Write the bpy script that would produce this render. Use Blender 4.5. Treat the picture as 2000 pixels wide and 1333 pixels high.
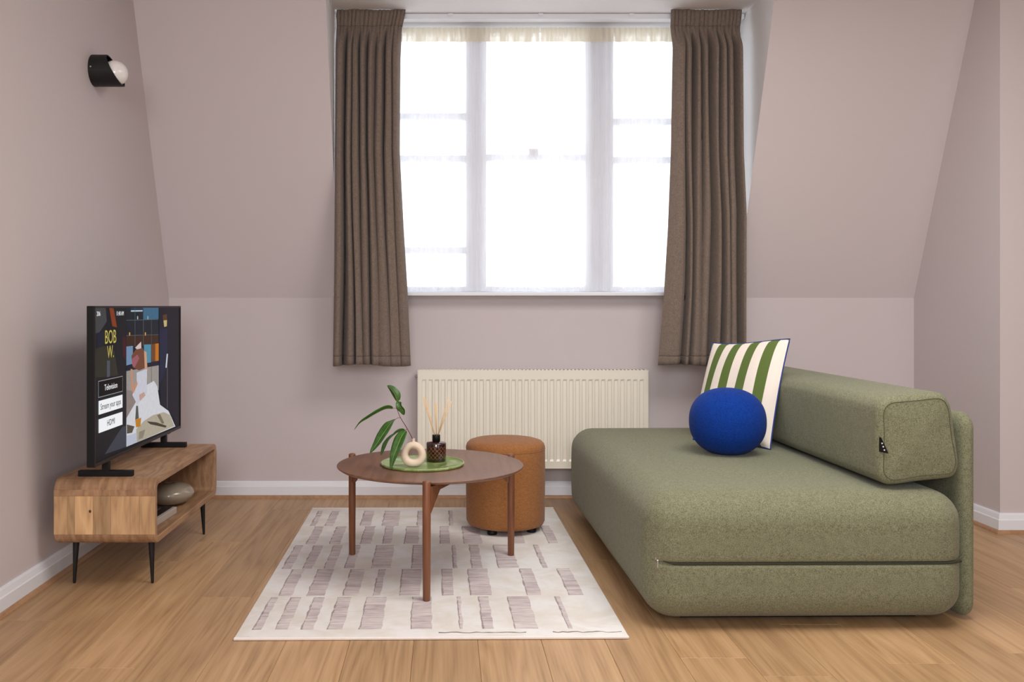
import bpy, bmesh, math, random
from mathutils import Vector, Matrix
R = random.Random(7)
sc = bpy.context.scene
for o in list(bpy.data.objects): bpy.data.objects.remove(o)
COL = sc.collection
PI = math.pi

# ------------------------------------------------------------------ camera, sky, lights, exposure
EYE = 0.98
cd = bpy.data.cameras.new('camera'); cam = bpy.data.objects.new('camera', cd); COL.objects.link(cam)
cam.location = (0, 0, EYE); cam.rotation_euler = (PI/2, 0, 0)
cd.sensor_width = 36; cd.lens = 1740/2000*36; cd.shift_x = 0.065; cd.shift_y = -0.03425
cd.clip_start = 0.02
sc.camera = cam

w = bpy.data.worlds.new('overcast_sky'); sc.world = w; w.use_nodes = True
bg = w.node_tree.nodes['Background']
bg.inputs[0].default_value = (0.93, 0.965, 1.0, 1); bg.inputs[1].default_value = 3.35

def area(name, loc, target, sx, sy, power, col):
    l = bpy.data.lights.new(name, 'AREA'); l.shape = 'RECTANGLE'; l.size = sx; l.size_y = sy
    l.energy = power; l.color = col
    o = bpy.data.objects.new(name, l); COL.objects.link(o); o.location = loc
    o.rotation_euler = (Vector(target)-Vector(loc)).to_track_quat('-Z', 'Y').to_euler()
    return o
# two added area lights, soft frontal fill; the rear wall has no windows
area('rear_fill_light', (-0.1, -1.66, 1.72), (0.1, 3.0, 1.25), 1.5, 1.3, 80, (0.95, 0.975, 1.0))
area('rear_fill_light', (2.6, -1.66, 1.55), (2.6, 3.0, 1.35), 1.3, 1.5, 16, (0.95, 0.975, 1.0))
# added overhead fill, like flash bounced off the ceiling; no fitting there
area('overhead_fill', (1.05, 2.25, 2.42), (1.05, 2.25, 0), 1.3, 1.3, 46, (1.0, 0.975, 0.94))

vs = sc.view_settings
vs.view_transform = 'Standard'; vs.look = 'None'; vs.gamma = 1.0; vs.use_curve_mapping = False; vs.exposure = 0.13
try:
    sc.cycles.use_denoising = True; sc.cycles.max_bounces = 10; sc.cycles.diffuse_bounces = 6
    sc.cycles.transparent_max_bounces = 12; sc.cycles.sample_clamp_indirect = 6
except Exception: pass

# ------------------------------------------------------------------ helpers
def lin(c):
    f = lambda v: (v/12.92 if v <= 0.04045 else ((v+0.055)/1.055)**2.4)
    return (f(c[0]/255), f(c[1]/255), f(c[2]/255), 1)

class NT:
    def __init__(s, name):
        s.m = bpy.data.materials.new(name); s.m.use_nodes = True
        s.t = s.m.node_tree; s.b = s.t.nodes['Principled BSDF']; s.out = s.t.nodes['Material Output']
    def n(s, typ, **kw):
        nd = s.t.nodes.new(typ)
        for k, v in kw.items():
            if isinstance(k, str) and hasattr(nd, k): setattr(nd, k, v)
        return nd
    def l(s, a, b): s.t.links.new(a, b)
    def val(s, sock, v):
        if hasattr(v, 'is_linked') or hasattr(v, 'node'): s.l(v, sock)
        else: sock.default_value = v
    def math(s, op, a, b=0.0):
        nd = s.n('ShaderNodeMath', operation=op); s.val(nd.inputs[0], a); s.val(nd.inputs[1], b); return nd.outputs[0]
    def coord(s, scale=(1,1,1), which='Object', rnd=False, rot=(0,0,0)):
        tc = s.n('ShaderNodeTexCoord'); mp = s.n('ShaderNodeMapping')
        mp.inputs['Scale'].default_value = scale; mp.inputs['Rotation'].default_value = rot
        s.l(tc.outputs[which], mp.inputs['Vector'])
        if rnd:
            oi = s.n('ShaderNodeObjectInfo'); cx = s.n('ShaderNodeCombineXYZ')
            s.l(s.math('MULTIPLY', oi.outputs['Random'], 37.0), cx.inputs[0])
            s.l(s.math('MULTIPLY', oi.outputs['Random'], 91.0), cx.inputs[1])
            s.l(s.math('MULTIPLY', oi.outputs['Random'], 17.0), cx.inputs[2])
            s.l(cx.outputs[0], mp.inputs['Location'])
        return mp.outputs[0]
    def noise(s, vec, scale=5, detail=3, rough=0.5, dist=0.0):
        nd = s.n('ShaderNodeTexNoise'); s.l(vec, nd.inputs['Vector'])
        nd.inputs['Scale'].default_value = scale; nd.inputs['Detail'].default_value = detail
        nd.inputs['Roughness'].default_value = rough; nd.inputs['Distortion'].default_value = dist
        return nd.outputs[0]
    def ramp(s, fac, *stops):
        nd = s.n('ShaderNodeValToRGB'); s.l(fac, nd.inputs[0]); cr = nd.color_ramp
        while len(cr.elements) < len(stops): cr.elements.new(0.5)
        for e, (p, c) in zip(cr.elements, stops):
            e.position = p; e.color = c if len(c) == 4 else lin(c)
        return nd.outputs[0]
    def mix(s, fac, a, b, mode='MIX'):
        nd = s.n('ShaderNodeMix', data_type='RGBA', blend_type=mode)
        s.val(nd.inputs[0], fac); s.val(nd.inputs[6], a); s.val(nd.inputs[7], b); return nd.outputs[2]
    def bump(s, h, strength=0.2, dist=0.001):
        nd = s.n('ShaderNodeBump'); nd.inputs['Strength'].default_value = strength
        nd.inputs['Distance'].default_value = dist; s.l(h, nd.inputs['Height']); s.l(nd.outputs[0], s.b.inputs['Normal'])
    def fin(s, col=None, rough=0.6, spec=0.5, metal=0.0, coat=0.0):
        if col is not None: s.val(s.b.inputs['Base Color'], col)
        s.val(s.b.inputs['Roughness'], rough); s.b.inputs['Specular IOR Level'].default_value = spec
        s.b.inputs['Metallic'].default_value = metal; s.b.inputs['Coat Weight'].default_value = coat
        return s.m

def m_paint(name, c, rough=0.75, var=0.03, spec=0.3):
    t = NT(name); v = t.coord(); n = t.noise(v, 1.3, 3); n2 = t.noise(v, 160, 2)
    a = lin(c); d = tuple(x*(1-var) for x in a[:3])+(1,)
    t.bump(n2, 0.06, 0.001)
    return t.fin(t.mix(n, a, d), rough, spec)
def m_plain(name, c, rough=0.5, spec=0.5, metal=0.0, coat=0.0, nz=0.06, scale=60):
    t = NT(name); n = t.noise(t.coord(), scale, 2); a = lin(c)
    return t.fin(t.mix(n, a, tuple(x*(1-2*nz) for x in a[:3])+(1,)), rough, spec, metal, coat)
def m_fabric(name, c, c2, scale=420, rough=0.9, bump=0.35, sheen=0.15, weave=0, stretch=(1,1,1)):
    t = NT(name); v = t.coord(stretch)
    n = t.noise(v, scale, 3, 0.7); n3 = t.noise(v, scale*0.22, 2)
    f = t.math('ADD', t.math('MULTIPLY', n, 0.85), t.math('MULTIPLY', n3, 0.15))
    col = t.ramp(f, (0.36, c2), (0.62, c))
    t.bump(n, bump, 0.0012)
    t.b.inputs['Sheen Weight'].default_value = sheen; t.b.inputs['Sheen Roughness'].default_value = 0.5
    return t.fin(col, rough, 0.2)
def m_wood(name, light, mid, dark, scale=(9, 0.9, 9), rings=9.0, rough=0.42, rnd=True, fine=(160, 5, 160), tint=0.16, contrast=0.55, spec=0.4):
    t = NT(name); v = t.coord(scale, rnd=rnd); vf = t.coord(fine, rnd=rnd)
    n = t.noise(v, 1.0, 2.5, 0.5, 0.25)
    r = t.math('FRACT', t.math('MULTIPLY', n, rings))
    tri = t.math('ABSOLUTE', t.math('SUBTRACT', t.math('MULTIPLY', r, 2.0), 1.0))
    nf = t.noise(vf, 1.0, 3, 0.6); nb = t.noise(v, 0.35, 2)
    g = t.math('ADD', t.math('MULTIPLY', tri, contrast), t.math('MULTIPLY', nf, 1-contrast))
    col = t.ramp(g, (0.1, dark), (0.45, mid), (0.85, light))
    col = t.mix(t.math('MULTIPLY', nb, 0.55), col, lin(mid))
    if rnd and tint:
        oi = t.n('ShaderNodeObjectInfo')
        hv = t.n('ShaderNodeHueSaturation')
        t.l(t.math('ADD', t.math('MULTIPLY', oi.outputs['Random'], tint), 1-tint/2), hv.inputs['Value'])
        t.l(col, hv.inputs['Color']); col = hv.outputs[0]
    t.bump(nf, 0.12, 0.0006)
    return t.fin(col, rough, spec)

# ---- mesh helpers
def link(name, me, mat=None, parent=None, smooth=False):
    o = bpy.data.objects.new(name, me); COL.objects.link(o)
    if mat is not None and not me.materials: me.materials.append(mat)
    if parent is not None: o.parent = parent
    if smooth:
        for p in me.polygons: p.use_smooth = True
    return o
def frombm(name, bm, mat=None, parent=None, smooth=False):
    bmesh.ops.recalc_face_normals(bm, faces=bm.faces)
    me = bpy.data.meshes.new(name); bm.to_mesh(me); bm.free()
    return link(name, me, mat, parent, smooth)
def pyd(name, vs, fs, mat=None, parent=None, smooth=False, recalc=True):
    me = bpy.data.meshes.new(name); me.from_pydata(vs, [], fs); me.update()
    if recalc:
        bm = bmesh.new(); bm.from_mesh(me); bmesh.ops.recalc_face_normals(bm, faces=bm.faces); bm.to_mesh(me); bm.free()
    return link(name, me, mat, parent, smooth)
def box(bm, x0, x1, y0, y1, z0, z1, bev=0.0, seg=2):
    r = bmesh.ops.create_cube(bm, size=1.0)
    vsx = r['verts']
    for v in vsx: v.co = Vector(((x0+x1)/2+v.co.x*(x1-x0), (y0+y1)/2+v.co.y*(y1-y0), (z0+z1)/2+v.co.z*(z1-z0)))
    if bev > 0:
        es = list({e for v in vsx for e in v.link_edges})
        bmesh.ops.bevel(bm, geom=es, offset=bev, segments=seg, affect='EDGES', profile=0.5)
def boxo(name, x0, x1, y0, y1, z0, z1, mat, parent=None, bev=0.0, seg=2, smooth=False):
    bm = bmesh.new(); box(bm, x0, x1, y0, y1, z0, z1, bev, seg)
    o = frombm(name, bm, mat, parent)
    return o
def lathe(name, prof, mat, parent=None, n=48, loc=(0,0,0), smooth=True, cap=True):
    vs, fs = [], []
    for (r, z) in prof:
        for k in range(n):
            a = 2*PI*k/n; vs.append((loc[0]+r*math.cos(a), loc[1]+r*math.sin(a), loc[2]+z))
    for i in range(len(prof)-1):
        for k in range(n):
            fs.append((i*n+k, i*n+(k+1) % n, (i+1)*n+(k+1) % n, (i+1)*n+k))
    if cap:
        fs.append(tuple(range(n))[::-1]); m = (len(prof)-1)*n; fs.append(tuple(range(m, m+n)))
    return pyd(name, vs, fs, mat, parent, smooth)
def tube(bm, pts, rad, n=8, closed=False):
    pts = [Vector(p) for p in pts]; rings = []
    up = Vector((0.13, 0.2, 0.97)).normalized()
    m = len(pts)
    for i, p in enumerate(pts):
        if closed: d = pts[(i+1) % m]-pts[(i-1) % m]
        else: d = pts[min(i+1, m-1)]-pts[max(i-1, 0)]
        d.normalize()
        a = d.cross(up)
        if a.length < 1e-3: a = d.cross(Vector((1, 0, 0)))
        a.normalize(); b = d.cross(a).normalized()
        r = rad[i] if isinstance(rad, (list, tuple)) else rad
        rings.append([bm.verts.new(p+a*(r*math.cos(2*PI*k/n))+b*(r*math.sin(2*PI*k/n))) for k in range(n)])
    rg = range(m) if closed else range(m-1)
    for i in rg:
        A, B = rings[i], rings[(i+1) % m]
        for k in range(n): bm.faces.new((A[k], A[(k+1) % n], B[(k+1) % n], B[k]))
    if not closed:
        bm.faces.new(rings[0][::-1]); bm.faces.new(rings[-1])
def tubeo(name, pts, rad, mat, parent=None, n=8, closed=False):
    bm = bmesh.new(); tube(bm, pts, rad, n, closed); return frombm(name, bm, mat, parent, True)
def lerp(a, b, t): return a+(b-a)*t
def interp(tab, x):
    if x <= tab[0][0]: return tab[0][1]
    for (a, va), (b, vb) in zip(tab, tab[1:]):
        if x <= b: return lerp(va, vb, (x-a)/(b-a))
    return tab[-1][1]
def sm(t): t = min(max(t, 0), 1); return t*t*(3-2*t)
def catmull(pts, n):
    out = []; P = [pts[0]]+list(pts)+[pts[-1]]
    for i in range(1, len(P)-2):
        for k in range(n):
            t = k/n; a, b, c, d = [Vector(P[i+j]) for j in (-1, 0, 1, 2)]
            out.append(0.5*((2*b)+(c-a)*t+(2*a-5*b+4*c-d)*t*t+(3*b-a-3*c+d)*t**3))
    out.append(Vector(pts[-1])); return out
def rbox(name, dims, r, mat, parent, deform=None, extra=((), (), ()), ncorner=6, nmid=14):
    """box centred on the origin with all edges rounded by r = (rx,ry,rz)"""
    hx = [d/2 for d in dims]; axes = []
    for a in range(3):
        h, rr = hx[a], r[a]
        c = [-h+rr*(1-math.cos(PI/2*k/ncorner)) for k in range(ncorner+1)]
        mid = [lerp(-h+rr, h-rr, k/nmid) for k in range(1, nmid)]
        s = sorted(set([round(q, 5) for q in c+mid+[-q for q in c]+list(extra[a])])); axes.append(s)
    idx, vs, fs = {}, [], []
    def V(p):
        k = tuple(round(q, 5) for q in p)
        if k not in idx:
            q = []; e = []
            for a in range(3):
                h, rr = hx[a], r[a]; x = p[a]
                lo, hi = -h+rr, h-rr
                cl = min(max(x, lo), hi); q.append(cl); e.append((x-cl)/rr)
            # box-surface point inside the corner zone -> round it
            L = math.sqrt(sum(t*t for t in e))
            mx = max(abs(t) for t in e)
            f = (mx/L) if L > 1e-9 else 0
            co = [q[a]+e[a]*f*r[a] for a in range(3)]
            if deform: co = deform(co)
            idx[k] = len(vs); vs.append(tuple(co))
        return idx[k]
    for a in range(3):
        b, c = (a+1) % 3, (a+2) % 3
        for sgn in (-1, 1):
            for i in range(len(axes[b])-1):
                for j in range(len(axes[c])-1):
                    quad = []
                    for (bi, cj) in ((i, j), (i+1, j), (i+1, j+1), (i, j+1)):
                        p = [0, 0, 0]; p[a] = sgn*hx[a]; p[b] = axes[b][bi]; p[c] = axes[c][cj]; quad.append(V(p))
                    fs.append(tuple(quad if sgn > 0 else quad[::-1]))
    return pyd(name, vs, fs, mat, parent, True)
def tag(o, label, cat=None, group=None, kind=None):
    o['label'] = label
    if cat: o['category'] = cat
    if group: o['group'] = group
    if kind: o['kind'] = kind
    return o
def thing(name, label, cat, loc=(0,0,0), rz=0.0, group=None):
    o = bpy.data.objects.new(name, None); COL.objects.link(o); o.empty_display_size = 0.1
    o.location = loc; o.rotation_euler = (0, 0, rz); return tag(o, label, cat, group)
def struct(o, label, cat): return tag(o, label, cat, None, 'structure')
def text_mesh(name, body, size, mat, parent, mtx, squeeze=1.0, extrude=0.0002, bold=0.0):
    cu = bpy.data.curves.new(name, 'FONT'); cu.body = body; cu.size = size; cu.align_x = 'CENTER'; cu.align_y = 'CENTER'
    cu.extrude = extrude; cu.offset = bold; cu.resolution_u = 3
    to = bpy.data.objects.new(name, cu); COL.objects.link(to)
    dg = bpy.context.evaluated_depsgraph_get(); me = bpy.data.meshes.new_from_object(to.evaluated_get(dg))
    bpy.data.objects.remove(to)
    me.transform(Matrix.Diagonal((squeeze, 1, 1, 1))); me.transform(mtx); me.materials.clear()
    return link(name, me, mat, parent)

# ------------------------------------------------------------------ materials
M = {}
M['wall'] = m_paint('pink_wall_paint', (202, 192, 193))
M['white'] = m_paint('white_ceiling_paint', (226, 224, 224))
M['trim'] = m_paint('white_gloss_trim', (226, 228, 234), 0.4, 0.01, 0.45)
M['frame'] = m_paint('white_window_paint', (215, 218, 224), 0.45, 0.01, 0.4)
M['oak'] = m_wood('oak_laminate', (197, 162, 122), (172, 137, 99), (124, 93, 64), (8, 0.5, 8), 9.0, 0.40, True, (140, 3.5, 140), 0.24, 0.30)
M['bead'] = m_wood('oak_beading', (180, 144, 110), (162, 124, 92), (136, 100, 72), (7, 0.62, 7), 8.0, 0.45, True, (60, 60, 60), 0.05, 0.3)
M['gap'] = m_plain('floor_underlay_brown', (128, 94, 66), 0.8)
M['mango'] = m_wood('mango_wood', (190, 152, 114), (160, 122, 90), (116, 86, 62), (14, 2.2, 3), 6.0, 0.45, True, (150, 12, 60), 0.28, 0.45)
M['mango_v'] = m_wood('mango_wood_upright', (212, 176, 132), (190, 152, 110), (144, 112, 82), (14, 14, 2.4), 6.0, 0.45, True, (150, 150, 10), 0.55, 0.45)
M['walnut'] = m_wood('walnut', (132, 92, 68), (112, 74, 52), (82, 52, 36), (9, 1.3, 9), 7.0, 0.44, False, (150, 6, 150), 0, 0.4, 0.9)
M['walnut_v'] = m_wood('walnut_upright', (136, 88, 60), (116, 72, 48), (86, 52, 34), (30, 30, 2), 4.0, 0.4, False, (200, 200, 8), 0, 0.35)
M['green'] = m_fabric('olive_green_upholstery', (134, 135, 110), (86, 86, 62), 360, 0.92, 0.3, 0.1)
M['green_dark'] = m_plain('dark_green_zip_tape', (50, 54, 38), 0.8)
M['brown'] = m_fabric('taupe_curtain_cloth', (132, 117, 106), (98, 85, 76), 420, 0.95, 0.35, 0.1, 0, (1, 1, 0.6))
M['rust'] = m_fabric('rust_brown_woven_cloth', (168, 114, 68), (122, 77, 41), 260, 0.9, 0.4, 0.12, 0, (1, 1, 2.6))
M['blue'] = m_fabric('royal_blue_wool', (6, 58, 146), (1, 34, 102), 330, 0.95, 0.6, 0.03)
M['navy'] = m_plain('blue_piping', (38, 62, 130), 0.8)
M['black'] = m_plain('matt_black_metal', (20, 19, 19), 0.5, 0.4)
M['plastic'] = m_plain('black_plastic', (16, 15, 16), 0.5, 0.25)
M['bezel'] = m_plain('dark_grey_bezel', (34, 31, 32), 0.4, 0.5, 0.3)
M['enamel'] = m_paint('cream_radiator_enamel', (232, 226, 211), 0.32, 0.01, 0.5)
M['chrome'] = m_plain('steel', (190, 190, 192), 0.3, 0.5, 0.9)
M['opal'] = m_plain('opal_glass', (232, 228, 224), 0.25, 0.5, 0, 0.3, 0.01)
M['sand'] = m_plain('sand_ceramic', (226, 205, 184), 0.85, 0.2, 0, 0, 0.05, 300)
M['taupe'] = m_plain('glazed_taupe_ceramic', (150, 138, 122), 0.22, 0.5, 0, 0.4, 0.05, 20)
M['reed'] = m_plain('rattan_reed', (232, 196, 150), 0.8, 0.2, 0, 0, 0.08, 200)
M['page'] = m_plain('grey_book_board', (176, 164, 154), 0.8, 0.2)
M['cover'] = m_plain('black_book_cover', (28, 26, 28), 0.5, 0.4)
M['cover_line'] = m_plain('grey_print', (90, 86, 86), 0.6)
M['stem'] = m_plain('reddish_stem', (112, 66, 62), 0.6)
M['band'] = m_plain('amber_print', (120, 66, 44), 0.4)

# ------------------------------------------------------------------ room shell
XL, XR, YB, YR, ZC, ZK = -1.415, 2.398, 4.56, 3.852, 2.435, 1.022      # walls, back, right return, ceiling, kink of the slope
K = 0.389; YS = YB-K*(ZC-ZK); Y0, X1 = -1.75, 5.0                       # slope of the mansard, its top edge, rear wall, far right
WL, WR = -0.5425, 1.49                                                 # dormer cheeks
def wallq(name, polys, mat, label):
    vs, fs = [], []
    for p in polys:
        fs.append(tuple(range(len(vs), len(vs)+len(p)))); vs += p
    o = pyd(name, vs, fs, mat, None, False, False); return struct(o, label, 'wall')
wallq('wall_left', [[(XL, Y0, 0), (XL, YB, 0), (XL, YB, ZK), (XL, YS, ZC), (XL, Y0, ZC)]], M['wall'], 'pink painted side wall behind the television')
wallq('wall_back', [[(XL, YB, 0), (XR, YB, 0), (XR, YB, ZK), (XL, YB, ZK)]], M['wall'], 'low upright pink wall under the window and slopes')
wallq('wall_slope_left', [[(XL, YB, ZK), (WL, YB, ZK), (WL, YS, ZC), (XL, YS, ZC)]], M['wall'], 'sloping pink mansard wall between television corner and window')
wallq('wall_slope_right', [[(WR, YB, ZK), (XR, YB, ZK), (XR, YS, ZC), (WR, YS, ZC)]], M['wall'], 'sloping pink mansard wall above the sofa')
wallq('wall_dormer_left', [[(WL, YB, ZK), (WL, YB, ZC), (WL, YS, ZC)]], M['white'], 'white dormer cheek on the television side of the window')
wallq('wall_dormer_right', [[(WR, YB, ZK), (WR, YB, ZC), (WR, YS, ZC)]], M['white'], 'white dormer cheek on the sofa side of the window')
wallq('wall_right', [[(XR, YR, 0), (XR, YB, 0), (XR, YB, ZK), (XR, YS, ZC), (XR, YR, ZC)]], M['wall'], 'short pink wall behind the sofa back')
wallq('wall_return', [[(XR, YR, 0), (X1, YR, 0), (X1, YR, ZC), (XR, YR, ZC)]], M['wall'], 'pink wall turning the corner past the sofa')
wallq('wall_rear', [[(XL, Y0, 0), (X1, Y0, 0), (X1, Y0, ZC), (XL, Y0, ZC)]], M['wall'], 'pink wall behind the photographer')
wallq('wall_far_right', [[(X1, Y0, 0), (X1, YR, 0), (X1, YR, ZC), (X1, Y0, ZC)]], M['wall'], 'pink wall at the far right of the room')
o = wallq('ceiling', [[(XL, Y0, ZC), (X1, Y0, ZC), (X1, YR, ZC), (XR, YR, ZC), (XR, YB+0.1, ZC), (XL, YB+0.1, ZC)]], M['white'], 'white ceiling running into the dormer'); o['category'] = 'ceiling'

# floor: underlay slab + one mesh object per plank
fl = boxo('floor', XL, X1, Y0, YB, -0.05, -0.0125, M['gap']); struct(fl, 'oak laminate floor laid towards the window wall', 'floor')
PW, PL = 0.1865, 1.29
ends = {-6: 2.41, -5: 2.997, 3: 2.479, 6: 2.44, 2: 3.445}              # known butt joints (column -> y)
pk = {}
k0 = math.floor((XL-0.094)/PW)
for k in range(k0, int((X1-0.094)/PW)+1):
    xa, xb = max(0.094+k*PW, XL), min(0.094+(k+1)*PW, X1)
    if xb-xa < 0.01: continue
    e = ends.get(k, R.uniform(0, PL)) % PL
    y = Y0-PL+((e-Y0) % PL)
    while y < YB-0.005:
        ya, yb = max(y, Y0), min(y+PL, YB if xa < XR-0.05 else YR+0.02); y += PL
        if yb-ya < 0.03: continue
        g = 0.0003; key = (round(xb-xa, 4), round(yb-ya, 3))
        if key not in pk:
            bm = bmesh.new(); box(bm, -(xb-xa)/2+g, (xb-xa)/2-g, -(yb-ya)/2+g, (yb-ya)/2-g, -0.012, 0.0, 0.0010, 1)
            bmesh.ops.recalc_face_normals(bm, faces=bm.faces)
            me = bpy.data.meshes.new('plank'); bm.to_mesh(me); bm.free(); me.materials.append(M['oak']); pk[key] = me
        p = link('plank', pk[key], None, fl); p.location = ((xa+xb)/2, (ya+yb)/2, 0)

# skirting boards and their beading
def skirt(name, pts, label):
    """pts: wall foot line, room on the left-hand side when walking along it"""
    prof = [(0, 0.002), (0.016, 0.002), (0.016, 0.056), (0.013, 0.060), (0.009, 0.078), (0.006, 0.0845), (0, 0.0845)]
    bead = [(0.016, 0.0), (0.031, 0.0), (0.0305, 0.004), (0.027, 0.010), (0.022, 0.0135), (0.016, 0.0145)]
    def sweep(nm, pf, mat, par):
        vs, fs = [], []; n = len(pf); P = [Vector((a, b)) for a, b in pts]
        for i, p in enumerate(P):
            ns = []
            if i > 0: d = (P[i]-P[i-1]).normalized(); ns.append(Vector((-d.y, d.x)))
            if i < len(P)-1: d = (P[i+1]-P[i]).normalized(); ns.append(Vector((-d.y, d.x)))
            nn = ns[0] if len(ns) == 1 else (ns[0]+ns[1])/(1+ns[0].dot(ns[1]))
            for (q, z) in pf: vs.append((p.x+nn.x*q, p.y+nn.y*q, z))
        for i in range(len(P)-1):
            for j in range(n): fs.append((i*n+j, i*n+(j+1) % n, (i+1)*n+(j+1) % n, (i+1)*n+j))
        fs.append(tuple(range(n))); fs.append(tuple(range((len(P)-1)*n, len(P)*n)))
        return pyd(nm, vs, fs, mat, par)
    b = sweep(name, prof, M['trim'], None); struct(b, label, 'skirting board')
    sweep('beading', bead, M['bead'], b)['label'] = 'oak quadrant beading'
skirt('baseboard_left', [(XL, YB-0.0), (XL, Y0)], 'white skirting board along the television wall')
skirt('baseboard_back', [(XR-0.0, YB), (XL, YB)], 'white skirting board under the radiator')
skirt('baseboard_right', [(X1, YR), (XR, YR), (XR, YB)], 'white skirting board turning the corner beyond the sofa')

# window
glass = NT('window_glass'); tr = glass.n('ShaderNodeBsdfTransparent'); gl = glass.n('ShaderNodeBsdfGlossy'); gl.inputs['Roughness'].default_value = 0.02
mx = glass.n('ShaderNodeMixShader'); mx.inputs[0].default_value = 0.06; glass.l(tr.outputs[0], mx.inputs[1]); glass.l(gl.outputs[0], mx.inputs[2]); glass.l(mx.outputs[0], glass.out.inputs[0])
WZ0, WZ1, WY0, WY1 = 1.05, 2.415, 4.565, 4.625
bm = bmesh.new()
box(bm, WL, WL+0.05, WY0, WY1, WZ0, WZ1); box(bm, WR-0.05, WR, WY0, WY1, WZ0, WZ1)
box(bm, WL+0.05, WR-0.05, WY0, WY1, WZ0, WZ0+0.03); box(bm, WL+0.05, WR-0.05, WY0, WY1, WZ1-0.035, ZC)
win = frombm('window_1', bm, M['frame']); struct(win, 'white three-light dormer window behind net curtains', 'window')
boxo('mullion', 0.105, 0.210, WY0-0.01, WY1, WZ0+0.03, WZ1-0.035, M['frame'], win, 0.006)
boxo('mullion', 0.715, 0.860, WY0-0.01, WY1, WZ0+0.03, WZ1-0.035, M['frame'], win, 0.006)
sl = boxo('window_sill', WL-0.02, WR+0.02, 4.470, 4.63, 1.031, 1.05, M['trim'], win, 0.004)
bm = bmesh.new(); box(bm, WL, WR, 4.56, 4.63, ZK, 1.031); frombm('sill_board', bm, M['white'], win)
for (xa, xb, bars) in ((WL+0.05, 0.105, (1.954, 1.737, 1.266)), (0.210, 0.715, (1.742,)), (0.860, WR-0.05, (1.927, 1.729))):
    zs = sorted([WZ0+0.03]+list(bars)+[WZ1-0.035])
    for z in bars: boxo('glazing_bar', xa, xb, WY0+0.005, WY1-0.01, z-0.017, z+0.017, M['frame'], win, 0.004)
    for za, zb in zip(zs, zs[1:]): boxo('pane', xa, xb, 4.594, 4.598, za+0.012, zb-0.012, glass.m, win)
boxo('window_catch', 0.425, 0.475, WY0-0.02, WY0+0.005, 1.745, 1.785, M['chrome'], win, 0.005)

rail = thing('curtain_rail', 'white curtain rail fixed to the dormer ceiling', 'curtain rail', ((WL+WR)/2, 4.44, ZC))
boxo('track', -1.012, 1.012, -0.015, 0.035, -0.028, -0.001, M['trim'], rail, 0.003)
for k in range(5): boxo('ceiling_bracket', -0.9+k*0.45-0.012, -0.9+k*0.45+0.012, -0.022, -0.015, -0.014, -0.001, M['trim'], rail, 0.001)

# ------------------------------------------------------------------ net curtains
def m_net(name, c, a, dif=0.45):
    t = NT(name); tr = t.n('ShaderNodeBsdfTransparent'); tl = t.n('ShaderNodeBsdfTranslucent'); df = t.n('ShaderNodeBsdfDiffuse')
    n = t.noise(t.coord((900, 900, 140)), 1, 1); col = t.mix(n, lin(c), tuple(q*0.9 for q in lin(c)[:3])+(1,))
    t.l(col, tl.inputs[0]); t.l(col, df.inputs[0])
    m1 = t.n('ShaderNodeMixShader'); m1.inputs[0].default_value = dif; t.l(tl.outputs[0], m1.inputs[1]); t.l(df.outputs[0], m1.inputs[2])
    m2 = t.n('ShaderNodeMixShader'); dens = t.noise(t.coord((26, 26, 0.7)), 1.0, 4, 0.65); t.l(t.math('ADD', t.math('MULTIPLY', t.math('SUBTRACT', dens, 0.5), 0.9), a), m2.inputs[0]); t.l(tr.outputs[0], m2.inputs[1]); t.l(m1.outputs[0], m2.inputs[2])
    t.l(m2.outputs[0], t.out.inputs[0]); return t.m
M['net'] = m_net('white_net', (240, 241, 246), 0.70, 0.70); M['tape'] = m_net('cream_heading_tape', (226, 219, 202), 0.96, 0.80)
def net(x0, x1, seed, label):
    r = random.Random(seed); t = thing('net_curtain', label, 'net curtain', ((x0+x1)/2, 4.532, 1.06), 0)
    nu, nv = 260, 26; ph = [(r.uniform(20, 130), r.uniform(0, 6.3), r.uniform(0.4, 1)) for _ in range(7)]
    def pt(u, z, amp):
        x = lerp(x0, x1, u)-(x0+x1)/2
        y = sum(a*math.sin(f*x+p+0.35*math.sin(z*2+p)) for f, p, a in ph)/4*amp
        return (x, y, z-1.06)
    def grid(nm, z0, z1, nvv, mat, hfun):
        vs = []; fs = []
        for j in range(nvv+1):
            z = lerp(z0, z1, j/nvv)
            for i in range(nu+1): vs.append(hfun(i/nu, z))
        for j in range(nvv):
            for i in range(nu): a = j*(nu+1)+i; fs.append((a, a+1, a+nu+2, a+nu+1))
        return pyd(nm, vs, fs, mat, t, True)
    ztop, ztape = 2.398, 2.325
    grid('net_cloth', 1.062, ztape, nv, M['net'], lambda u, z: pt(u, z, 0.010+0.004*math.sin(z*3)))
    def tp(u, z):
        p = pt(u, z, 0.010); w = sm((z-ztape)/0.05)
        return (p[0], lerp(p[1], 0.0035*math.sin(u*nu*0.9), w), p[2])
    grid('heading_tape', ztape, ztop, 6, M['tape'], tp)
    hm = grid('hem', 1.055, 1.072, 2, M['net'], lambda u, z: (lambda p: (p[0], p[1]-0.001, p[2]))(pt(u, z, 0.010)))
net(-0.537, 0.478, 3, 'sheer white net curtain covering the television side of the window')
net(0.486, 1.485, 8, 'sheer white net curtain covering the sofa side of the window')

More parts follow.
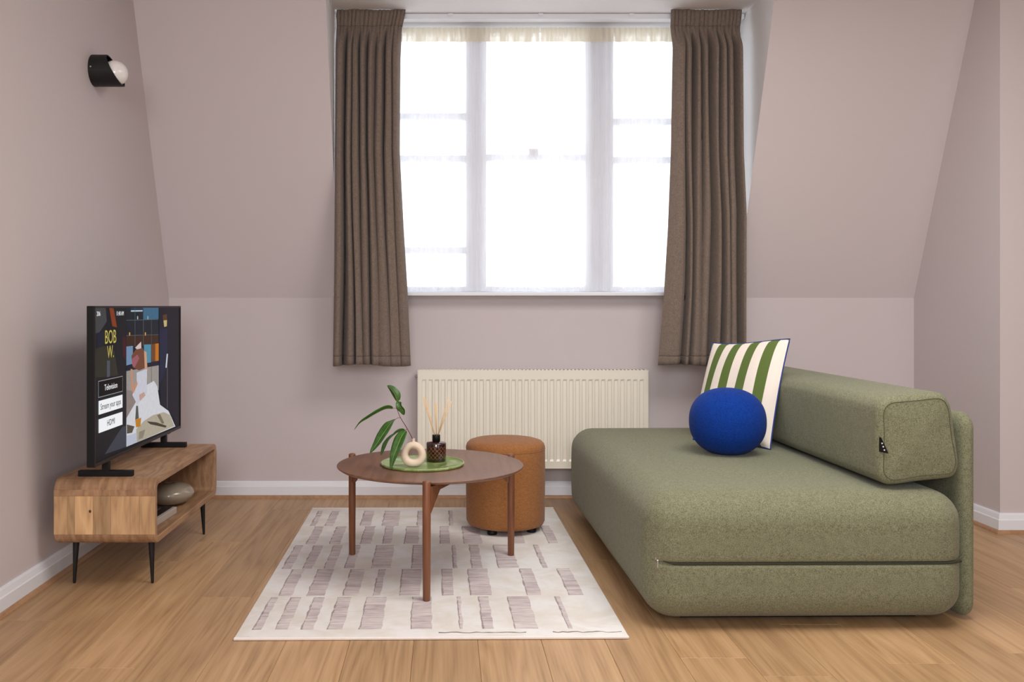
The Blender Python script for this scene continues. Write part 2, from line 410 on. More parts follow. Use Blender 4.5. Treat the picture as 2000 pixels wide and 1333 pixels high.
# ------------------------------------------------------------------ taupe curtains
def curtain(label, ledge, redge, top_nodes, bot_nodes, dvt, dvb, seed, fold=0.105):
    """ledge/redge: (z, x) tables; nodes: valley positions 0..1 across the width at top and bottom"""
    r = random.Random(seed); z0, z1 = 0.692, 2.433; yc = 4.385
    t = thing('curtain', label, 'curtain', (0, yc, z0))
    nu, nv = 220, 60; nn = len(top_nodes); npl = 17
    hs = [r.uniform(0.55, 1.0) for _ in range(nn)]; sk = [r.uniform(0.35, 0.65) for _ in range(nn)]
    ex = [r.choice((2.2, 3.0, 4.0, 5.0)) for _ in range(nn)]; wob = [(r.uniform(4, 11), r.uniform(0, 6)) for _ in range(3)]
    def fy(u, z):
        v = (z-z0)/(z1-z0)
        s = sm(v/0.9)
        nd = [lerp(b, a, s)+0.008*math.sin(5*z+i*1.7) for i, (a, b) in enumerate(zip(top_nodes, bot_nodes))]
        nd[0], nd[-1] = 0, 1
        h = 0
        for i in range(nn-1):
            if nd[i] <= u <= nd[i+1] or i == nn-2:
                q = min(max((u-nd[i])/(nd[i+1]-nd[i]), 0), 1)
                wdt = nd[i+1]-nd[i]
                q2 = q**(math.log(0.5)/math.log(sk[i]))
                va, vb = [lerp(dvb[j], dvt[j], s) for j in (i, i+1)]; h = 0.9-(va if q2 < 0.5 else vb)*abs(2*q2-1)**ex[i]; break
        h += 0.05*math.sin(u*13+wob[0][1]+z*1.3)+0.03*math.sin(u*29+wob[1][1]-z*2.0)
        return -fold*h
    def P(u, z):
        x = lerp(interp(ledge, z), interp(redge, z), u)
        v = (z1-z)
        y = fy(u, z)
        w = 1-sm((v-0.075)/0.14)            # gathered heading
        pl = abs(math.sin(PI*npl*u+0.8*math.sin(7*u)))**0.5
        yh = -0.012-0.014*pl*(0.75+0.25*math.sin(31*u))
        y = lerp(y, yh, w)
        if abs(v-0.080) < 0.009: y += 0.004*(1-abs(v-0.080)/0.009)
        zz = z
        if v < 0.004: zz += 0.0012*math.sin(u*9+wob[2][1])
        if z < z0+0.004: zz += 0.005*math.sin(u*7+wob[2][1])
        if abs(z-z0-0.045) < 0.005: y += 0.0018
        return (x, y, zz-z0)
    zs = sorted(set([z0+(z1-z0)*j/nv for j in range(nv+1)]+[z1-0.08+d for d in (-0.010, -0.005, 0, 0.005, 0.010)]+[z1-0.02*k for k in range(1, 10)]+[z0+0.045+d for d in (-0.005, 0, 0.005)]))
    def grid(nm, zz, off=0.0):
        vs, fs = [], []
        for z in zz:
            for i in range(nu+1):
                p = P(i/nu, z); vs.append((p[0], p[1]+off, p[2]))
        for j in range(len(zz)-1):
            for i in range(nu): a = j*(nu+1)+i; fs.append((a, a+1, a+nu+2, a+nu+1))
        o = pyd(nm, vs, fs, M['brown'], t, True, False)
        s = o.modifiers.new('thickness', 'SOLIDIFY'); s.thickness = 0.003; s.offset = 0
        return o
    zc = min(zs, key=lambda q: abs(q-(z1-0.08))); zh = min(zs, key=lambda q: abs(q-(z0+0.045)))
    grid('heading', [z for z in zs if z >= zc]); grid('drape', [z for z in zs if zh <= z <= zc]); grid('hem', [z for z in zs if z <= zh])
    return t
def zt(*pairs): return sorted([(EYE+(598-y)/398, (x-870)/402) for y, x in pairs])
curtain('taupe pleated curtain hanging on the television side of the window',
        zt((22, 656), (300, 654), (500, 653), (712, 650)), zt((25, 791), (55, 784), (120, 781), (300, 780), (450, 788), (575, 796), (712, 802)),
        [0, 0.15, 0.26, 0.37, 0.50, 0.62, 0.76, 0.89, 1], [0, 0.12, 0.29, 0.39, 0.50, 0.60, 0.74, 0.88, 1],
        [0.5, 0.9, 0.45, 0.8, 0.9, 0.5, 1.0, 0.35, 0.7], [0.5, 1.0, 0.95, 0.15, 0.6, 0.08, 0.12, 0.10, 0.3], 5)
curtain('taupe pleated curtain hanging on the sofa side of the window',
        zt((25, 1315), (120, 1313), (300, 1310), (450, 1304), (575, 1296), (712, 1284)), zt((25, 1454), (60, 1450), (300, 1451), (420, 1457), (712, 1457)),
        [0, 0.18, 0.30, 0.42, 0.54, 0.66, 0.77, 0.88, 1], [0, 0.28, 0.35, 0.46, 0.58, 0.71, 0.80, 0.91, 1],
        [0.3, 0.4, 0.9, 0.6, 0.8, 0.7, 0.8, 0.7, 0.6], [0.2, 0.9, 0.5, 0.12, 0.7, 1.0, 0.2, 0.9, 0.6], 11)

# ------------------------------------------------------------------ radiator
rad = thing('radiator', 'cream panel radiator with vertical flutes under the window', 'radiator', (0.4385, 4.50, 0.165))
RW, RH = 1.158, 0.492
prof = []; x = -RW/2+0.018; nfl = 35; pitch = (RW-0.036)/nfl
xs = [(-RW/2+0.004, 0)]
for k in range(nfl):
    a = -RW/2+0.018+k*pitch
    xs += [(a+0.003, 0), (a+0.0075, 1), (a+pitch-0.0105, 1), (a+pitch-0.006, 0)]
xs.append((RW/2-0.004, 0))
zr = [(0.004, 0), (0.036, 0), (0.046, 1), (RH-0.054, 1), (RH-0.044, 0), (RH-0.004, 0)]
vs, fs = [], []
for (z, b) in zr:
    for (xx, a) in xs: vs.append((xx, -0.042+0.0055*a*b, z))
n = len(xs)
for j in range(len(zr)-1):
    for i in range(n-1): fs.append((j*n+i, j*n+i+1, (j+1)*n+i+1, (j+1)*n+i))
fp = pyd('front_panel', vs, fs, M['enamel'], rad, False, False)
bm = bmesh.new(); box(bm, -RW/2, -RW/2+0.005, -0.040, 0.030, 0, RH, 0.0015, 1); frombm('side_panel', bm, M['enamel'], rad)
bm = bmesh.new(); box(bm, RW/2-0.005, RW/2, -0.040, 0.030, 0, RH, 0.0015, 1); frombm('side_panel', bm, M['enamel'], rad)
boxo('rear_panel', -RW/2+0.006, RW/2-0.006, 0.018, 0.026, 0.004, RH-0.01, M['enamel'], rad, 0.002)
boxo('bottom_rim', -RW/2+0.004, RW/2-0.004, -0.0425, -0.036, 0.0, 0.006, M['enamel'], rad, 0.001)
bm = bmesh.new()
box(bm, -RW/2, RW/2, -0.043, -0.036, RH-0.005, RH+0.001); box(bm, -RW/2, RW/2, 0.024, 0.030, RH-0.005, RH+0.001)
for k in range(60):
    a = -RW/2+0.012+k*(RW-0.03)/59; box(bm, a, a+0.006, -0.036, 0.026, RH-0.002, RH+0.004)
frombm('top_grille', bm, M['enamel'], rad)
for s in (-0.42, 0.42): boxo('wall_bracket', s-0.015, s+0.015, 0.026, 0.056, 0.06, 0.42, M['enamel'], rad)
bm = bmesh.new(); tube(bm, [(-RW/2+0.002, -0.01, RH-0.03), (-RW/2-0.010, -0.01, RH-0.03)], 0.006, 10); tube(bm, [(-RW/2-0.009, -0.01, RH-0.03), (-RW/2-0.014, -0.01, RH-0.03)], 0.004, 10)
frombm('bleed_valve', bm, M['chrome'], rad)
tubeo('pipe', [(RW/2-0.03, 0.0, 0.02), (RW/2-0.03, 0.0, -0.164)], 0.0075, M['enamel'], rad, 10)

# ------------------------------------------------------------------ rug
RX0, RX1, RY0, RY1, RZ = -0.630, 0.530, 2.615, 4.285, 0.009
rg = thing('rug', 'cream rug with lilac-grey broken bar pattern under the coffee table', 'rug', (-0.05, 3.45, 0), math.radians(0.7))
t = NT('cream_rug_pile'); v = t.coord(); n1 = t.noise(v, 7, 3, 0.6, 0.6); n2 = t.noise(v, 420, 2); ns = t.noise(t.coord((3, 26, 1)), 2.2, 4, 0.7)
c = t.ramp(n1, (0.38, (216, 210, 202)), (0.6, (225, 223, 221))); c = t.mix(t.ramp(ns, (0.58, (0, 0, 0)), (0.75, (255, 255, 255))), c, lin((206, 199, 191)))
t.bump(n2, 0.5, 0.002); M['pile'] = t.fin(c, 0.95, 0.1)
t = NT('lilac_rug_bar')
uvn = t.n('ShaderNodeTexCoord'); sp = t.n('ShaderNodeSeparateXYZ'); t.l(uvn.outputs['UV'], sp.inputs[0])
nn = t.noise(t.coord(), 160, 2); edge = t.math('MINIMUM', sp.outputs[0], sp.outputs[1])
edge = t.math('ADD', edge, t.math('MULTIPLY', t.math('SUBTRACT', t.noise(t.coord(), 45, 3), 0.5), 0.014))
ef = t.math('LESS_THAN', edge, 0.0035)
hatch = t.noise(t.coord((9, 75, 1), rnd=True), 1.0, 4, 0.75, 0.4); blot = t.noise(t.coord((1, 1, 1), rnd=True), 9, 3)
c = t.ramp(t.math('ADD', t.math('MULTIPLY', hatch, 0.7), t.math('MULTIPLY', blot, 0.3)), (0.36, (168, 155, 157)), (0.5, (198, 187, 187)), (0.64, (218, 210, 207)))
c = t.mix(t.math('MULTIPLY', ef, 0.6), c, lin((122, 108, 108))); t.bump(nn, 0.4, 0.001); M['bar'] = t.fin(c, 0.95, 0.1)
t = NT('rug_binding'); M['bind'] = m_plain('white_rug_binding', (232, 224, 218), 0.9, 0.1)
cx, cy = -0.05, 3.45
rbox('pile', (RX1-RX0, RY1-RY0, 0.008), (0.006, 0.006, 0.0039), M['pile'], rg, lambda c: [c[0], c[1], c[2]+0.005], ncorner=2, nmid=12)
rows = [(4.22, 3.935, 1002, [(465,490),(530,570),(690,740),(790,865),(950,1015),(1100,1118),(1200,1280),(1420,1465)]),
        (3.925, 3.635, 1033, [(445,490),(550,600),(690,740),(790,830),(890,955),(1052,1097),(1160,1245),(1385,1440),(1545,1590)]),
        (3.615, 3.295, 1070, [(345,385),(435,480),(530,575),(620,665),(740,828),(920,985),(1108,1125),(1190,1238),(1308,1400),(1505,1530)]),
        (3.285, 2.985, 1117, [(325,385),(450,530),(610,680),(745,780),(862,955),(1052,1105),(1178,1275),(1430,1495),(1615,1680)]),
        (2.970, 2.675, 1172, [(215,250),(310,365),(425,480),(540,610),(680,780),(905,1000),(1122,1140),(1225,1275),(1365,1470),(1600,1625)])]
rr = random.Random(4)
for (ya, yb, py, bars) in rows:
    s = (py-598)/EYE
    for (a, b) in bars:
        xa, xb = (440+0.4*a-870)/s-cx, (440+0.4*b-870)/s-cx
        n = 10; L = []; Rr = []
        for i in range(n+1):
            q = i/n; y = lerp(ya, yb, q)-cy
            L.append((xa+rr.uniform(-0.0025, 0.0025), y)); Rr.append((xb+rr.uniform(-0.0025, 0.0025), y))
        vs = []; fs = []
        for (l_, r_) in zip(L, Rr): vs += [(l_[0], l_[1], 0), (r_[0], r_[1], 0)]
        zt_ = 0.0096
        vs2 = [(p[0], p[1], zt_) for p in vs]+[(p[0], p[1], 0.007) for p in vs]; m = len(vs)
        for i in range(n): fs.append((2*i, 2*i+1, 2*i+3, 2*i+2)); fs.append((2*i, 2*i+2, m+2*i+2, m+2*i)); fs.append((2*i+1, 2*i+3, m+2*i+3, m+2*i+1))
        fs.append((0, 1, m+1, m)); fs.append((m-2, m-1, 2*m-1, 2*m-2))
        o = pyd('bar', vs2, fs, M['bar'], rg)
        uvl = o.data.uv_layers.new(name='UV')
        for lp in o.data.loops:
            p = o.data.vertices[lp.vertex_index].co
            uvl.data[lp.index].uv = (p.x-xa+0.0, (ya-cy)-p.y)
        R.random()
bm = bmesh.new(); box(bm, RX0-cx, RX1-cx, RY0-cy-0.006, RY0-cy+0.004, 0.001, 0.0092, 0.002, 1); frombm('binding', bm, M['bind'], rg)
bm = bmesh.new(); box(bm, RX0-cx, RX1-cx, RY1-cy-0.004, RY1-cy+0.006, 0.001, 0.0092, 0.002, 1); frombm('binding', bm, M['bind'], rg)
M['dkline'] = m_plain('dark_woven_line', (120, 112, 100), 0.95, 0.1)
for (a, b) in ((0.02, 0.28), (0.36, 0.565)):
    pts = [(lerp(a, b, i/14), RY0-cy+0.030+rr.uniform(-0.004, 0.004), 0.0092) for i in range(15)]
    tubeo('woven_line', pts, [rr.uniform(0.0008, 0.002) for _ in pts], M['dkline'], rg, 6)

# ------------------------------------------------------------------ coffee table
TX, TY, TH, TR = -0.056, 3.29, 0.398, 0.343
tb = thing('coffee_table', 'round walnut coffee table with three proud legs on the rug', 'coffee table', (TX, TY, RZ))
prof = [(0.0001, 0.372), (0.30, 0.372), (0.330, 0.376), (0.3425, 0.384), (TR, 0.387), (0.3415, 0.3885), (0.338, 0.389), (0.0001, 0.389)]
lathe('table_top', prof, M['walnut'], tb, 96, cap=False)
legs = [(-0.006, -0.358), (-0.308, 0.186), (0.311, 0.176)]
for i, (lx, ly) in enumerate(legs):
    lg = lathe('leg', [(0.0001, 0), (0.0115, 0), (0.0125, 0.002), (0.0137, 0.20), (0.0137, 0.388), (0.0125, 0.3925), (0.009, 0.394), (0.0001, 0.394)], M['walnut_v'], tb, 24, (lx, ly, 0.001), cap=False)
    d = Vector((-lx, -ly, 0)).normalized(); a = math.radians(-25); d = Vector((d.x*math.cos(a)-d.y*math.sin(a), d.x*math.sin(a)+d.y*math.cos(a), 0)); nrm = Vector((-d.y, d.x, 0))*0.008
    pf = [(0.0, 0.280), (0.02, 0.288), (0.085, 0.352), (0.30, 0.360), (0.30, 0.3725), (0.0, 0.3725)]
    vs = []; b0 = Vector((lx, ly, 0))
    for sg in (-1, 1): vs += [tuple(b0+d*q+nrm*sg+Vector((0, 0, z))) for q, z in pf]
    n = len(pf); fs = [tuple(range(n)), tuple(range(n, 2*n))]+[(k, (k+1) % n, n+(k+1) % n, n+k) for k in range(n)]
    pyd('brace', vs, fs, M['walnut_v'], tb)
ZT = RZ+0.389+0.0003

# ------------------------------------------------------------------ tray and things on it
t = NT('marbled_green_resin'); v = t.coord(); n = t.noise(v, 9, 5, 0.6, 2.5)
M['resin'] = t.fin(t.ramp(n, (0.3, (104, 128, 70)), (0.5, (134, 156, 90)), (0.62, (170, 188, 128)), (0.75, (112, 140, 76))), 0.32, 0.5, 0, 0.3)
TRX, TRY = -0.084, 3.265
tray = lathe('tray', [(0.0001, 0), (0.147, 0), (0.1515, 0.003), (0.153, 0.009), (0.1515, 0.0105), (0.1490, 0.0105), (0.1475, 0.007), (0.146, 0.0055), (0.0001, 0.0055)], M['resin'], None, 80, cap=False)
tray.location = (TRX, TRY, ZT); tag(tray, 'round marbled green tray on the coffee table', 'tray')
ZY = ZT+0.0055+0.0003
# ring vase
rv = thing('ring_vase', 'sand-coloured ring-shaped ceramic vase on the green tray', 'vase', (-0.115, 3.195, ZY))
vs, fs = [], []; nA, nB = 56, 20
for i in range(nA):
    a = 2*PI*i/nA; ca, sa = math.cos(a), math.sin(a)
    Rx, Rz = 0.0315, 0.0325; thick = 0.0135+0.0012*(-sa)
    cxx = Rx*ca*(1-0.08*sa); cz = Rz*sa+0.0445
    for j in range(nB):
        b = 2*PI*j/nB
        rr_ = thick*math.cos(b)
        x = cxx+rr_*ca; z = cz+rr_*sa
        if z < 0.003: z = 0.003*math.exp((z-0.003)/0.003) if z < 0.003 else z
        vs.append((x, 0.0165*math.sin(b), max(z, 0.0)))
for i in range(nA):
    for j in range(nB): fs.append((i*nB+j, i*nB+(j+1) % nB, ((i+1) % nA)*nB+(j+1) % nB, ((i+1) % nA)*nB+j))
pyd('ring_body', vs, fs, M['sand'], rv, True)
lathe('neck', [(0.0065, 0), (0.0055, 0.006), (0.0055, 0.011), (0.0068, 0.0135), (0.0045, 0.0135), (0.004, 0.004)], M['sand'], rv, 20, (0, 0, 0.086), cap=False)

# leafy branch
t = NT('ficus_leaf'); n = t.noise(t.coord((1, 1, 1)), 60, 3)
uvc = t.n('ShaderNodeTexCoord'); sp = t.n('ShaderNodeSeparateXYZ'); t.l(uvc.outputs['UV'], sp.inputs[0])
rib = t.math('LESS_THAN', t.math('ABSOLUTE', t.math('SUBTRACT', sp.outputs[1], 0.5)), 0.035)
c = t.ramp(n, (0.3, (40, 78, 28)), (0.7, (66, 108, 42))); c = t.mix(t.math('MULTIPLY', rib, 0.8), c, lin((132, 158, 88)))
M['leaf'] = t.fin(c, 0.34, 0.5)
PXB, SB = 3.175, 1740/3.175
def wp(c, dy=0.0):          # sketch units of the branch -> metres in the branch's own upright plane
    x = 680+c[0]/7.02; z = 740+c[1]/7.02
    s = 1740/(PXB+dy); return Vector(((x-870)/s, PXB+dy, EYE-(z-598)/s))
br = thing('leafy_branch', 'green leafy branch with a reddish stem in the ring vase', 'branch', (-0.115, 3.195, ZY+0.085))
org = Vector((-0.115, 3.195, ZY+0.085))
st = [Vector((-0.115, 3.195, ZY+0.078)), wp((876, 815), 0.018), wp((800, 670), 0.01), wp((720, 540)), wp((672, 420)), wp((664, 345), -0.005), wp((668, 312), -0.01)]
tubeo('stem', [p-org for p in catmull(st, 6)], [0.0018-0.0009*i/36 for i in range(37)], M['stem'], br, 8)
def leaf(path, wmax, side, petiole=None, fold=0.25, skew=0.0, peak=0.42):
    """path: spine points base->tip, side: sideways vector of the blade"""
    sp_ = catmull(path, 8); n = len(sp_); vs = []; uv = []; fs = []; nc = 7
    for i, p in enumerate(sp_):
        q = i/(n-1); d = (sp_[min(i+1, n-1)]-sp_[max(i-1, 0)]).normalized()
        sd = Vector(side); sd = (sd-d*sd.dot(d)).normalized(); up = d.cross(sd).normalized()
        e = math.log(0.5)/math.log(peak); wq = wmax/2*(math.sin(PI*min(q**e, 1))**0.8 if 0 < q < 1 else 0)+0.0004
        for k in range(nc):
            f = (k/(nc-1))*2-1
            vs.append(p-org+sd*(f*wq)+up*(abs(f)*wq*fold)); uv.append((q, (f+1)/2))
    for i in range(n-1):
        for k in range(nc-1): a = i*nc+k; fs.append((a, a+1, a+nc+1, a+nc))
    me = bpy.data.meshes.new('leaf'); me.from_pydata([tuple(x) for x in vs], [], fs); me.update()
    ul = me.uv_layers.new(name='UV')
    for lp in me.loops: ul.data[lp.index].uv = uv[lp.vertex_index]
    o = link('leaf', me, M['leaf'], br, True)
    s = o.modifiers.new('thickness', 'SOLIDIFY'); s.thickness = 0.0006
    if petiole: 
        pp = [p-org for p in catmull(petiole, 5)]; tubeo('petiole', pp, 0.0008, M['stem'], o, 6)
leaf([wp((672, 318), -0.012), wp((650, 240), -0.015), wp((600, 160), -0.012), wp((535, 95), -0.005)], 0.034, (0.75, -0.5, 0.5), None, 0.55, peak=0.45)
leaf([wp((672, 318), -0.008), wp((705, 370), -0.02), wp((750, 430), -0.025), wp((765, 500), -0.025)], 0.030, (0.8, -0.5, -0.4), None, 0.4, peak=0.5)
leaf([wp((612, 412), -0.01), wp((530, 405), -0.02), wp((400, 465), -0.035), wp((290, 530), -0.045), wp((170, 605), -0.05), wp((85, 705), -0.05)], 0.030, (0.25, -0.75, 0.6), [wp((672, 420)), wp((645, 405), -0.005), wp((612, 412), -0.01)], 0.3, peak=0.38)
leaf([wp((655, 555), -0.02), wp((580, 620), -0.035), wp((480, 760), -0.045), wp((390, 900), -0.05), wp((300, 1022), -0.05)], 0.044, (0.85, -0.35, 0.45), [wp((720, 540)), wp((690, 535), -0.008), wp((655, 555), -0.02)], 0.22, peak=0.38)
leaf([wp((780, 712), 0.0), wp((690, 735), -0.01), wp((600, 800), -0.015), wp((510, 910), -0.018), wp((452, 1050), -0.02)], 0.036, (0.7, -0.4, 0.6), [wp((812, 690), 0.01), wp((800, 695), 0.005), wp((780, 712), 0.0)], 0.3, peak=0.42)
leaf([wp((788, 715), -0.03), wp((730, 800), -0.045), wp((675, 930), -0.055), wp((620, 1080), -0.06), wp((585, 1245), -0.06)], 0.042, (0.92, -0.35, 0.15), [wp((815, 700), 0.01), wp((805, 692), -0.015), wp((788, 715), -0.03)], 0.22, peak=0.36)

# reed diffuser
DX, DY = -0.034, 3.305
t = NT('amber_bottle'); uvc = t.n('ShaderNodeTexCoord'); sp = t.n('ShaderNodeSeparateXYZ'); t.l(uvc.outputs['UV'], sp.inputs[0])
U, Vv = t.math('MULTIPLY', sp.outputs[0], 15.0), t.math('MULTIPLY', sp.outputs[1], 4.0)
def tri(x): return t.math('ABSOLUTE', t.math('SUBTRACT', t.math('FRACT', x), 0.5))
d = t.math('MINIMUM', tri(t.math('ADD', U, Vv)), tri(t.math('SUBTRACT', U, Vv)))
inz = t.math('MULTIPLY', t.math('GREATER_THAN', sp.outputs[1], 0.14), t.math('LESS_THAN', sp.outputs[1], 0.86))
lf = t.math('MULTIPLY', t.math('LESS_THAN', d, 0.045), inz)
n = t.noise(t.coord(), 30, 2)
M['amber'] = t.fin(t.mix(lf, t.mix(n, lin((46, 18, 14)), lin((26, 10, 9))), lin((150, 92, 62))), 0.12, 0.5, 0, 0.5)
df = thing('reed_diffuser', 'dark amber glass diffuser bottle with lattice print on the green tray', 'diffuser', (DX, DY, ZY))
prof = [(0.0001, 0.0), (0.034, 0.0), (0.0365, 0.0025), (0.0368, 0.066), (0.0350, 0.0700), (0.0150, 0.0725), (0.0125, 0.074), (0.0125, 0.080), (0.0105, 0.080), (0.0105, 0.060), (0.0001, 0.058)]
bo = lathe('bottle', prof, M['amber'], df, 64, cap=False)
ul = bo.data.uv_layers.new(name='UV')
for p in bo.data.polygons:
    cc = p.center; ang = math.atan2(cc.y, cc.x)
    for li in p.loop_indices:
        q = bo.data.vertices[bo.data.loops[li].vertex_index].co; a = math.atan2(q.y, q.x)
        if a-ang > PI: a -= 2*PI
        if a-ang < -PI: a += 2*PI
        ok = math.hypot(q.x, q.y) > 0.0363 and q.z < 0.067
        ul.data[li].uv = (a/(2*PI)+0.5, (q.z-0.0025)/0.0635 if ok else 0.0)
lathe('collar', [(0.0128, 0.0735), (0.0145, 0.074), (0.0145, 0.096), (0.0135, 0.098), (0.0102, 0.098), (0.0102, 0.082)], M['plastic'], df, 32, cap=False)
reeds = [((827, 778), -0.012), ((829, 776), 0.02), ((850, 790), -0.02), ((852, 788), 0.012), ((876, 778), -0.015), ((882, 784), 0.02)]
for i, ((px, py), dy) in enumerate(reeds):
    s = 1740/(DY+dy); tip = Vector(((px-870)/s, DY+dy, EYE-(py-598)/s)); top = Vector((DX, DY, ZY+0.094))
    dr = tip-top; a = i*1.05
    e = top+Vector((0.0055*(1 if dr.x > 0.01 else (-1 if dr.x < -0.01 else 0.2)), 0.004*(1 if dy > 0 else -1), 0))
    dd = (tip-e).normalized(); foot = e-dd*0.024
    o = tubeo('reed', [foot-e, (tip-e)*0.5, tip-e], 0.0019, M['reed'], None, 10); o.location = e
    tag(o, ('pale rattan reed leaning out of the diffuser bottle towards the ring vase', 'pale rattan reed standing upright in the middle of the diffuser bottle', 'pale rattan reed leaning out of the diffuser bottle towards the pouf')[i//2], 'reed', ('reeds leaning towards the vase', 'upright reeds', 'reeds leaning towards the pouf')[i//2])

# ------------------------------------------------------------------ pouf
pf = thing('pouf', 'round rust-brown upholstered pouf standing behind the coffee table', 'pouf', (0.262, 3.892, RZ))
prof = [(0.0001, 0.022), (0.150, 0.022), (0.164, 0.027), (0.1705, 0.040), (0.1715, 0.10), (0.1725, 0.20), (0.1725, 0.30), (0.1722, 0.345), (0.1715, 0.352), (0.1725, 0.358), (0.168, 0.372), (0.158, 0.382), (0.14, 0.388), (0.09, 0.393), (0.0001, 0.395)]
lathe('upholstery', prof, M['rust'], pf, 80, cap=False)
bm = bmesh.new(); tube(bm, [(0.1712*math.cos(2*PI*k/64), 0.1712*math.sin(2*PI*k/64), 0.352) for k in range(64)], 0.0022, 6, True); frombm('seam', bm, M['rust'], pf, True)
for k in range(4):
    a = PI/4+0.25+k*PI/2; lathe('foot', [(0.0001, 0), (0.020, 0), (0.021, 0.003), (0.021, 0.022), (0.0001, 0.022)], M['plastic'], pf, 20, (0.125*math.cos(a), 0.125*math.sin(a), 0.001), cap=False)

# ------------------------------------------------------------------ television cabinet
CX0, CX1, CY0, CY1, CZ0, CZ1 = -1.349, -1.000, 3.069, 3.893, 0.156, 0.382
cab = thing('tv_cabinet', 'low mango-wood media cabinet with black tapered legs and open shelf', 'cabinet', ((CX0+CX1)/2, (CY0+CY1)/2, 0))
ox, oy = (CX0+CX1)/2, (CY0+CY1)/2; hx, hy = (CX1-CX0)/2, (CY1-CY0)/2
def rrect(y0, y1, z0, z1, r, n=6):
    out = []
    for (cy_, cz_, a0) in ((y1-r, z1-r, 0), (y0+r, z1-r, PI/2), (y0+r, z0+r, PI), (y1-r, z0+r, 1.5*PI)):
        for k in range(n+1): a = a0+PI/2*k/n; out.append((cy_+r*math.cos(a), cz_+r*math.sin(a)))
    return out
outer, inner = rrect(-hy, hy, CZ0, CZ1, 0.038), rrect(-hy+0.024, hy-0.024, CZ0+0.023, CZ1-0.023, 0.016)
vs = []; n = len(outer); fs = []
for xx in (-hx, hx):
    vs += [(xx, a, b) for a, b in outer]+[(xx, a, b) for a, b in inner]
for k in range(n):
    j = (k+1) % n
    fs += [(k, j, 2*n+j, 2*n+k), (n+k, n+j, 3*n+j, 3*n+k), (2*n+k, 2*n+j, 3*n+j, 3*n+k), (k, j, n+j, n+k)]
sh = pyd('shell', vs, fs, M['mango'], cab)
bv = sh.modifiers.new('edges', 'BEVEL'); bv.width = 0.003; bv.segments = 2; bv.limit_method = 'ANGLE'; bv.angle_limit = math.radians(60)
boxo('back_panel', -hx+0.004, -hx+0.012, -hy+0.025, hy-0.025, CZ0+0.0235, CZ1-0.0235, M['mango'], cab)
# butcher-block staves of the near and far ends
cuts = [-hx, -hx+0.048, -hx+0.072, -hx+0.135, -hx+0.197, -hx+0.295, hx]
for ysg in (-1, 1):
    for a, b in zip(cuts, cuts[1:]):
        g = 0.0003
        boxo('stave', a+g, b-g, ysg*hy-0.0012 if ysg < 0 else hy-0.003, -hy+0.003 if ysg < 0 else hy+0.0012, CZ0+0.036, CZ1-0.058, M['mango_v'], sh, 0.0004, 1)
    boxo('rail', -hx+0.0003, hx-0.0003, ysg*hy-0.0012 if ysg < 0 else hy-0.003, -hy+0.003 if ysg < 0 else hy+0.0012, CZ1-0.0575, CZ1-0.036, M['mango_x'] if 'mango_x' in M else M['mango'], sh, 0.0004, 1)
# boards of the top
for a, b in zip([-hx, -hx+0.09, -hx+0.165, -hx+0.26], [-hx+0.09, -hx+0.165, -hx+0.26, hx]):
    boxo('board', a+0.0004, b-0.0004, -hy+0.038, hy-0.038, CZ1-0.003, CZ1+0.0008, M['mango'], sh, 0.0003, 1)
M['knot'] = m_plain('dark_knot', (70, 44, 28), 0.6)
pyd('knot', [(-hx+0.125+0.0045*math.cos(2*PI*k/12), -hy-0.0014, 0.272+0.0055*math.sin(2*PI*k/12)) for k in range(12)]+[(-hx+0.125+0.0045*math.cos(2*PI*k/12), -hy+0.002, 0.272+0.0055*math.sin(2*PI*k/12)) for k in range(12)], [tuple(range(12)), tuple(range(12, 24))]+[(k, (k+1) % 12, 12+(k+1) % 12, 12+k) for k in range(12)], M['knot'], sh)
TOPZ = CZ1+0.0008
for (lx, ly) in ((-1.312, 3.15), (-1.036, 3.15), (-1.312, 3.82), (-1.036, 3.82)):
    ax, ay = lx-ox, ly-oy
    bm = bmesh.new(); tx, ty = ax*0.965, ay*0.985
    tube(bm, [(ax, ay, 0.0), (ax, ay, 0.004), (tx, ty, CZ0-0.004), (tx, ty, CZ0)], [0.0045, 0.005, 0.0115, 0.0115], 20); frombm('leg', bm, M['black'], cab, True)
    
# things on the shelf
SZ = CZ0+0.023+0.0004
vz = lathe('pebble_vase', [(0.0001, 0), (0.035, 0.0), (0.060, 0.006), (0.082, 0.018), (0.096, 0.034), (0.100, 0.046), (0.096, 0.058), (0.084, 0.070), (0.062, 0.080), (0.035, 0.0855), (0.016, 0.0865), (0.014, 0.084), (0.0001, 0.080)], M['taupe'], None, 64, cap=False)
vz.location = (-1.118, 3.60, SZ); tag(vz, 'flattened glazed taupe pebble vase inside the media cabinet', 'vase')
bk = thing('book', 'thick pale-edged book with a black cover lying in the media cabinet', 'book', (-1.142, 3.325, SZ), math.radians(-3))
boxo('page_block', -0.100, 0.100, -0.118, 0.118, 0.0, 0.026, M['page'], bk, 0.003)
boxo('front_cover', -0.092, 0.086, -0.108, 0.108, 0.026, 0.0275, M['cover'], bk, 0.0005, 1)
for k in range(4): boxo('print_line', -0.06+k*0.035, -0.052+k*0.035, -0.07, 0.08, 0.0275, 0.0279, M['cover_line'], bk)

